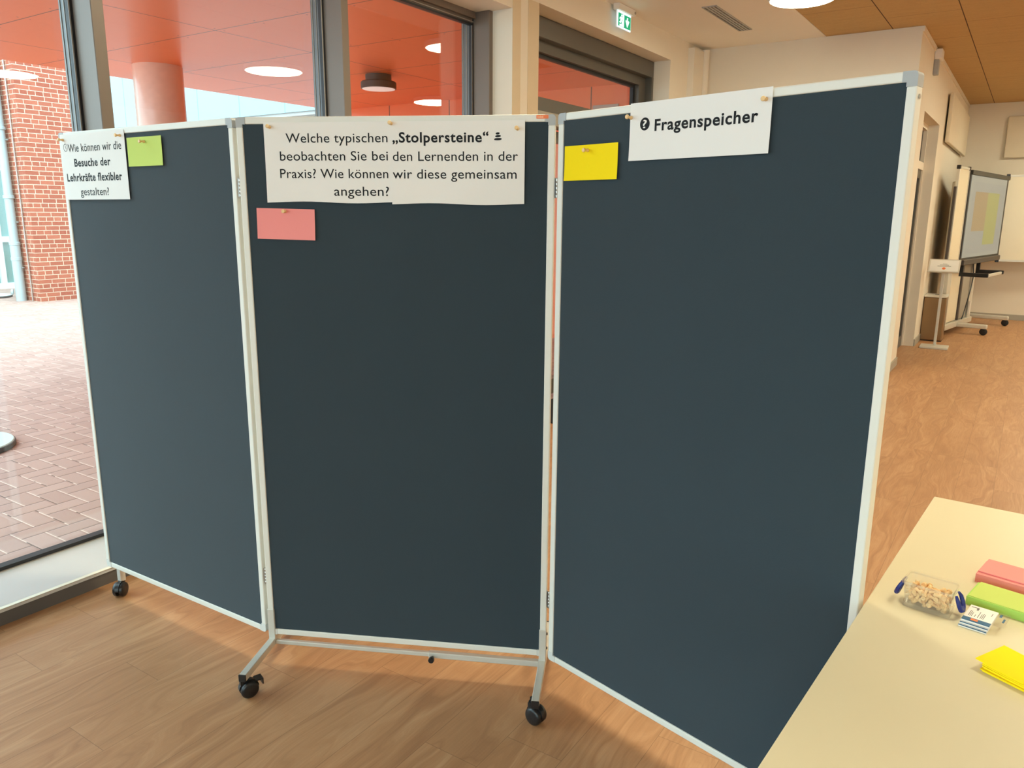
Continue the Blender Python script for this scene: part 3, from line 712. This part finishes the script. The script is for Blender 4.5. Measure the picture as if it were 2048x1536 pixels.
# middle sheets
o, uc, vc = sheet('poster_sheet', 1, .0935, .512, .017, .262, 'paper', 'left one of the two white header sheets on the middle panel', 'paper sheet', wave=.0012)
lines(o, uc, vc, [('Welche typischen', .1657, .4978, .0787, .0279, RG), ('beobachten Sie bei', .1434, .4977, .1331, .0279, RG), ('Praxis? Wie können', .1412, .4974, .187, .0279, RG), ('angehen?', .3189, .4984, .2409, .0279, RG)])
o, uc, vc = sheet('poster_sheet', 1, .509, .928, .0165, .265, 'paper', 'right one of the two white header sheets, ending in a stone pile symbol', 'paper sheet', yb=-.0028, wave=.0012)
def stones(bm):
    for cu_, cv, rx, rz in ((.8445, .0545, .0062, .0032), (.8455, .0625, .0088, .0033), (.8452, .0712, .0119, .0034)):
        bm.faces.new([bm.verts.new((cu_-uc+rx*abs(math.cos(t))**.8*(1 if math.cos(t) > 0 else -1), YT, vc-cv+rz*math.sin(t)+.0006*math.cos(t))) for t in [2*PI*k/28 for k in range(28)]])
lines(o, uc, vc, [('„Stolpersteine“', .5139, .8161, .0792, .029, BD), ('den Lernenden in der', .5139, .9074, .1347, .0279, RG), ('wir diese gemeinsam', .5125, .9039, .1879, .0279, RG)], stones)
# right sheet
o, uc, vc = sheet('poster_sheet', 2, .277, .699, -.002, .1485, 'paper', 'white header sheet with question mark symbol on the right panel', 'paper sheet', curl=.004)
def qmark(bm):
    bm.faces.new([bm.verts.new((.3274-uc+.0160*math.cos(t), YT, vc-.0543+.0167*math.sin(t))) for t in [2*PI*k/40 for k in range(40)]])
lines(o, uc, vc, [('Fragenspeicher', .3602, .6651, .0738, .0284, BD)], qmark)
bm = bm_(); put_text(bm, '?', .3210-uc, .3340-uc, vc-.0645, .0205, YT-.0004, .01); ink_part('question_mark', bm, 'paper', o)
# cards
sheet('moderation_card', 0, .448, .649, .038, .1375, 'green_card', 'green card pinned to the left panel', 'card', 'pinned cards', curl=.002)
sheet('moderation_card', 1, .053, .2495, .2825, .3805, 'pink_card', 'pink card pinned to the middle panel', 'card', 'pinned cards', curl=.002, tilt=.018)
sheet('moderation_card', 2, .0325, .237, .096, .1955, 'yellow_card', 'yellow card pinned to the right panel', 'card', 'pinned cards', curl=.004)
# push pins: wooden spools, axis along -y
def pin_bm():
    return lathe(bm_(), [(.0005, .008), (.0006, .0), (.0048, -.0003), (.0052, -.0025), (.0034, -.006), (.0030, -.010), (.0042, -.0145), (.0060, -.0155), (.0062, -.0185), (.0052, -.0205), (.002, -.021)], 16, (0, 0, 0), 'y')
pin0 = None
for i, u, v, l in ((0, .037, .029, 'left'), (0, .410, .027, 'right')): pass
pins = [(0, .037, .029, 'wooden push pin at the left edge of the left header sheet'), (0, .413, .028, 'wooden push pin at the right corner of the left header sheet'), (0, .553, .055, 'wooden push pin holding the green card'),
        (1, .115, .032, 'wooden push pin at the left corner of the middle header'), (1, .511, .024, 'wooden push pin at the seam of the two middle header sheets'), (1, .906, .042, 'wooden push pin at the right corner of the middle header'),
        (1, .151, .291, 'wooden push pin holding the pink card'), (2, .281, .035, 'wooden push pin at the left edge of the question sheet'), (2, .683, .025, 'wooden push pin at the right corner of the question sheet'), (2, .125, .112, 'wooden push pin holding the yellow card')]
for k, (i, u, v, l) in enumerate(pins):
    if pin0 is None: pin0 = build('push_pin', pin_bm(), 'pin', smooth=True); o = pin0
    else: o = pin0.copy(); COL.objects.link(o)
    o.location = wp(i, u, -.0035, ZT-v); o.rotation_euler = (.12*random.uniform(-1, 1), 0, PANELS[i][1]+random.uniform(-.12, .12))
    tag(o, l, 'push pin', 'push pins on the board')

# ------------------------------------------------------------------ table at the lower right
TH = .74; ta = math.radians(-3.9)
tb = empty('table', (-.16, 2.764, 0), ta); tag(tb, 'large cream topped table in the lower right', 'table')
TL_, TW_ = 1.85, .9
bm = bm_(); rbox(bm, 0, TW_, -TL_, 0, TH-.025, TH, .0025, 2); build('tabletop', bm, 'table', tb)
for x in (.06, TW_-.06):
    for y in (-.07, -TL_+.07):
        bm = bm_(); rbox(bm, x-.02, x+.02, y-.02, y+.02, .012, TH-.025, .003, 1); lg = build('leg', bm, 'alu_m', tb)
        build('foot_cap', lathe(bm_(), [(.022, 0), (.024, .004), (.022, .013)], 16, (x, y, 0)), 'black', lg, True)
bm = bm_(); 
for a in ((.06, TW_-.06, -.09, -.06), (.06, TW_-.06, -TL_+.06, -TL_+.09), (.05, .08, -TL_+.07, -.07), (TW_-.08, TW_-.05, -TL_+.07, -.07)): box(bm, *a, TH-.075, TH-.025)
build('table_frame', bm, 'alu_m', tb)

# card stacks
def card(name, cx, cy, z, rz, lx, ly, th, m, label, group, cat='card', bend=0.0, bx=0.0):
    bm = bm_(); NX = 12; g = []
    for s in (0, 1):
        g.append([[bm.verts.new((x*lx/2, y*ly/2, s*th + bend*(max(0, -x+bx))**2)) for y in (-1, 1)] for x in [2*k/NX-1 for k in range(NX+1)]])
    for k in range(NX):
        bm.faces.new((g[1][k][0], g[1][k+1][0], g[1][k+1][1], g[1][k][1])); bm.faces.new((g[0][k][0], g[0][k][1], g[0][k+1][1], g[0][k+1][0]))
        for y in (0, 1): bm.faces.new((g[0][k][y], g[0][k+1][y], g[1][k+1][y], g[1][k][y]))
    for k in (0, NX): bm.faces.new((g[0][k][0], g[0][k][1], g[1][k][1], g[1][k][0]))
    o = build(name, bm, m); o.location = (cx, cy, z); o.rotation_euler = (0, 0, rz); tag(o, label, cat, group); return o
card('card_stack', .099, 2.168, TH, -.19, .205, .100, .022, 'pink_card', 'thick block of pink cards under the topmost pink one', 'stacked cards', 'card stack')
card('moderation_card', .103, 2.178, TH+.0225, -.205, .205, .096, .003, 'pink_card', 'topmost pink card, lying askew on the pink stack', 'stacked cards')
card('card_stack', .088, 2.022, TH, -.20, .205, .100, .020, 'green_stack', 'thick block of green cards between pink and yellow stacks', 'stacked cards', 'card stack')
card('moderation_card', .092, 2.0235, TH+.0202, -.215, .205, .098, .0015, 'green_card', 'topmost lime green card on the green stack', 'stacked cards')
ylab = ['lowest', 'second lowest', 'third lowest', 'fourth lowest', 'third highest', 'second highest', 'topmost']
yx, yy, yr = .136, 1.690, -.47
for k in range(7):
    top = k == 6
    ox = (.004, .000, .006, .003, .002, .004, -.010)[k]
    card('moderation_card', yx+ox, yy+(.0 if not top else .004), TH+.0028*k, yr+(.0, .01, -.008, .006, -.012, .004, -.02)[k], .205, .1, .0024, 'yellow_card', '%s yellow card of the fanned yellow stack' % ylab[k], 'fanned yellow cards', bend=(.0006*k if not top else .0035), bx=-.1)

# clear box with pins
bx = empty('storage_box', (-.094, 1.926, TH), math.radians(-7.5)); tag(bx, 'small clear plastic box with blue clips full of wooden pins', 'box')
def shell(bw, bd, tw, td, h, wall=.0014, floor_z=.008):
    bm = bm_()
    def ring(w, d, z, r=.008):
        out = []
        for sx, sy, a0 in ((1, 1, 0), (-1, 1, 1), (-1, -1, 2), (1, -1, 3)):
            for k in range(5):
                a = (a0 + k/4)*PI/2; out.append(bm.verts.new((sx*(w/2-r)+r*math.cos(a), sy*(d/2-r)+r*math.sin(a), z)))
        return out
    rs = [ring(bw, bd, floor_z), ring(tw, td, h), ring(tw-2*wall, td-2*wall, h), ring(bw-2*wall, bd-2*wall, floor_z+wall)]
    N = 20
    for a, b2 in zip(rs, rs[1:]):
        for k in range(N): bm.faces.new((a[k], a[(k+1) % N], b2[(k+1) % N], b2[k]))
    bm.faces.new(rs[0][::-1]); bm.faces.new(rs[-1]); return bm, ring
bm, _ = shell(.094, .060, .104, .070, .062); build('tub', bm, 'clear', bx, True)
def ringband(w, d, z0, z1, t, r=.009):
    bm = bm_(); rr = []
    for (ww, dd, z) in ((w, d, z0), (w, d, z1), (w-2*t, d-2*t, z1), (w-2*t, d-2*t, z0)):
        out = []
        for sx, sy, a0 in ((1, 1, 0), (-1, 1, 1), (-1, -1, 2), (1, -1, 3)):
            for k in range(5):
                a = (a0+k/4)*PI/2; out.append(bm.verts.new((sx*(ww/2-r)+r*math.cos(a), sy*(dd/2-r)+r*math.sin(a), z)))
        rr.append(out)
    for i in range(4):
        a, b2 = rr[i], rr[(i+1) % 4]
        for k in range(20): bm.faces.new((a[k], a[(k+1) % 20], b2[(k+1) % 20], b2[k]))
    return bm
build('rim', ringband(.111, .077, .0575, .0625, .0036), 'clear', bx, True)
build('foot_skirt', ringband(.100, .066, 0, .011, .0016), 'clear', bx, True)
for s in (-1, 1):
    bm = bm_(); pts = []
    for k in range(15):
        a = PI*.22 + 2*PI*.78*k/14
        pts.append((s*(.0585+.0105*math.sin(a)*.9), .0165*math.sin(a*.5-PI*.5)*0 + 0, .036+.0175*math.cos(a)))
    pts2 = [(s*(.0560+.0085*(1-math.cos(a))*.5+.001), .0, .040-.0185*math.cos(a)) for a in [0]]
    loop = [(s*.0555, -.013, .052), (s*.0600, -.017, .044), (s*.0650, -.017, .031), (s*.0685, -.011, .020), (s*.0695, .0, .017), (s*.0685, .011, .020), (s*.0650, .017, .031), (s*.0600, .017, .044), (s*.0555, .013, .052)]
    tube(bm, loop, [.0028, .0044, .0050, .0056, .0060, .0056, .0050, .0044, .0028], 12)
    build('clip_handle', bm, 'blue', bx, True)
pb = build('push_pin', pin_bm(), 'pin', smooth=True); first = True
cz, sz = math.cos(math.radians(-7.5)), math.sin(math.radians(-7.5))
for layer in range(4):
    for gx in range(6):
        for gy in range(4):
            if layer == 3 and (gx+gy) % 3 == 0: continue
            lx = -.0325+.0130*gx+random.uniform(-.002, .002); ly = -.0178+.0119*gy+random.uniform(-.002, .002); lz = TH+.0165+.0085*layer+random.uniform(-.001, .001) - (.003 if gx > 4 else 0)
            o = pb if first else pb.copy()
            if not first: COL.objects.link(o)
            first = False
            o.rotation_euler = (random.uniform(-.6, .6) + (1.3 if random.random() < .2 else 0), random.uniform(-.5, .5), random.uniform(0, 2*PI))
            d = o.rotation_euler.to_matrix() @ Vector((0, -.0105, 0))
            o.location = (-.094+lx*cz-ly*sz-d.x, 1.926+lx*sz+ly*cz-d.y, lz-d.z)
            tag(o, 'wooden push pin lying in the clear plastic box', 'push pin', 'wooden push pins in the clear box')

# packs of printed cards with blue stripe
packs = ['lowest', 'middle', 'topmost']
for k in range(3):
    t = empty('card_pack', (.010+.002*k-.004, 1.905+.003*k, TH+.0062*k), math.radians(-10)); tag(t, '%s of the three small white packs with a blue stripe' % packs[k], 'card pack', 'printed card packs')
    bm = bm_(); rbox(bm, -.028, .028, -.043, .043, 0, .0055, .0008, 1); build('box', bm, 'paper', t)
    bm = bm_()
    if k == 2: box(bm, -.0275, .0275, -.0432, -.027, .0054, .0058); box(bm, -.0275, .0275, -.0434, -.0428, .0044, .0058)
    else: box(bm, -.0275, .0275, -.0435, -.0428, .0036, .0057)
    build('stripe', bm, 'stripe', t)
    if k == 2:
        build('orange_mark', B(-.011, .003, -.039, -.030, .0058, .0061), 'orange', t)
        bm = bm_()
        for j, (x, y0, y1) in enumerate(((-.020, -.018, .012), (-.017, -.018, .010), (-.014, -.018, .004), (-.008, -.018, -.004), (-.002, -.018, .016), (.003, -.018, .006), (.006, -.018, .012), (.009, -.018, .008), (.020, .010, .026))): box(bm, x-.0006, x+.0006, y0, y1, .0055, .0058)
        box(bm, -.024, -.008, .030, .033, .0055, .0058); box(bm, -.012, -.008, .020, .033, .0055, .0058)
        build('print_lines', bm, 'print', t)
        bm = bm_(); box(bm, .030, .052, -.030, .043, .0050, .0054); build('clear_flap', bm, 'clear', t)
        bm = bm_(); box(bm, .033, .038, .020, .034, .0055, .0058); box(bm, .043, .047, -.004, .016, .0055, .0058); build('flap_print', bm, 'stripe', t)

# ------------------------------------------------------------------ far corner: stand, bin, display
t = empty('info_stand', (-.868, 11.14, 0), .02); tag(t, 'slim silver info stand with tilted sign plate before the bin', 'info stand')
bm = bm_(); rbox(bm, -.16, .16, -.14, .14, 0, .025, .004, 1); build('base_plate', bm, 'alu_m', t)
bm = bm_(); rbox(bm, -.016, .016, .05, .075, .025, 1.02, .003, 1); build('post', bm, 'alu_m', t)
pl = build('sign_plate', B(-.175, .175, -.115, .115, -.006, .006), 'alu_m', t); pl.location = (0, .03, 1.035); pl.rotation_euler = (.72, 0, 0)
bm = bm_(); box(bm, -.158, .158, -.098, .098, .006, .0075); build('sign_sheet', bm, 'paper', pl)
bm = bm_(); box(bm, -.05, .05, .008, .014, .0075, .0082); box(bm, -.075, .075, -.014, -.006, .0075, .0082); box(bm, -.02, .03, .028, .032, .0075, .0082); build('print_lines', bm, 'print', pl)
build('red_mark', lathe(bm_(), [(.02, .0075), (.02, .0082)], 20, (.0, -.05, 0)), 'orange', pl)
t = empty('waste_bin', (-.985, 11.86, 0), .0); tag(t, 'tall bronze metal waste bin against the receding wall', 'bin')
bm = bm_(); rbox(bm, -.115, .15, -.15, .14, .01, .585, .012, 2); build('body', bm, 'bin', t)
bm = bm_(); rbox(bm, -.12, .155, -.155, .145, .585, .615, .01, 2); build('lid', bm, 'alu_m', t)
bm = bm_(); box(bm, .0, .08, -.04, .05, .614, .617); build('opening', bm, 'black', t)
build('base_rim', B(-.11, .145, -.145, .135, 0, .012), 'black', t)
# display on a castor stand
da = math.radians(80.4)
ds = empty('display_stand', (-.70, 12.81, 0), da); tag(ds, 'large presentation display with whiteboard wings on a castor stand', 'display')
# local x runs along the screen, local -y points into the room
def lb(*a): bm = bm_(); rbox(bm, *a); return bm
build('display', lb(-.47, 1.79, .0, .09, .99, 2.25, .01, 2), 'screen', ds)
bm = bm_(); box(bm, 0, 2.10, -.004, 0, 0, 1.11); o = build('screen', bm, 'display', ds); o.location = (-.425, 0, 1.085)
build('top_rail', lb(-.47, 1.79, -.02, .10, 2.20, 2.26, .006, 1), 'screen', ds)
build('speaker_bar', lb(-.40, 1.75, -.035, .02, .985, 1.06, .008, 1), 'dark_metal', ds)
for nm, x0, x1, rz, px_ in (('left', -.50, 0, .0, -.49), ('right', 0, 1.05, math.radians(-72), 1.83)):
    g = build('whiteboard_wing', lb(x0, x1, .0, .02, .97, 2.27, .004, 1), 'whiteboard', ds); g.location = (px_, .02, 0); g.rotation_euler = (0, 0, rz)
    bm = bm_()
    for a in ((x0, x1, 2.255, 2.285), (x0, x1, .955, .985)): box(bm, a[0], a[1], -.006, .026, a[2], a[3])
    for xx in (x0, x1): box(bm, xx-.012, xx+.012, -.006, .026, .955, 2.285)
    build('wing_frame', bm, 'alu_m', g)
    for xx in (x0, x1):
        for zz in (.968, 2.272):
            bm = bm_(); rbox(bm, xx-.025, xx+.025, -.012, .032, zz-.025, zz+.025, .005, 1); build('corner_cap', bm, 'black', g)
build('back_wing', lb(-1.25, -1.20, -.03, .0, 1.05, 2.02, .004, 1), 'dark_metal', ds)
for x in (-.62, .68): build('column', lb(x-.07, x+.09, .06, .16, .14, 2.1, .008, 1), 'alu_m', ds)
build('column_panel', lb(-.50, .02, .08, .12, .18, 1.0, .004, 1), 'whiteboard', ds)
build('center_bar', lb(.03, .10, .06, .14, .18, 1.0, .004, 1), 'dark_metal', ds)
build('column_panel', lb(.12, .56, .08, .12, .18, 1.0, .004, 1), 'base', ds)
build('base_beam', lb(-.70, .80, .04, .18, .09, .17, .006, 1), 'alu_m', ds)
for x in (.0, 1.35):
    bm = bm_(); rbox(bm, x-.04, x+.04, -.34, .25, .09, .15, .012, 2); lg = build('foot', bm, 'alu_m', ds)
    for y in (-.30, .22):
        bm = bm_(); lathe(bm, [(.02, -.014), (.045, -.012), (.05, -.008), (.05, .008), (.045, .012), (.02, .014)], 24, (x, y, .05), 'x'); box(bm, x-.02, x-.016, y-.02, y+.02, .045, .095); box(bm, x+.016, x+.02, y-.02, y+.02, .045, .095)
        build('castor', bm, 'rubber', lg, True)
for x in (-.30, .62):
    bm = bm_(); box(bm, x-.02, x+.02, -.02, .03, .83, .99); rbox(bm, x-.02, x+.02, -.33, .0, .83, .885, .01, 2); build('support_arm', bm, 'black', ds)
bm = bm_(); rbox(bm, -.30, .62, -.31, -.28, .83, .87, .006, 1); build('tray_bar', bm, 'alu_m', ds)
bm = bm_(); tube(bm, [(.50, .05, .98), (.52, .03, .8), (.46, .03, .6), (.34, .03, .42), (.22, .03, .25), (.2, .04, .18)], .008, 8); build('cable', bm, 'black', ds, True)
bm = bm_(); rbox(bm, .56, .60, .03, .06, .22, .42, .005, 1); build('socket_strip', bm, 'lampbody', ds)
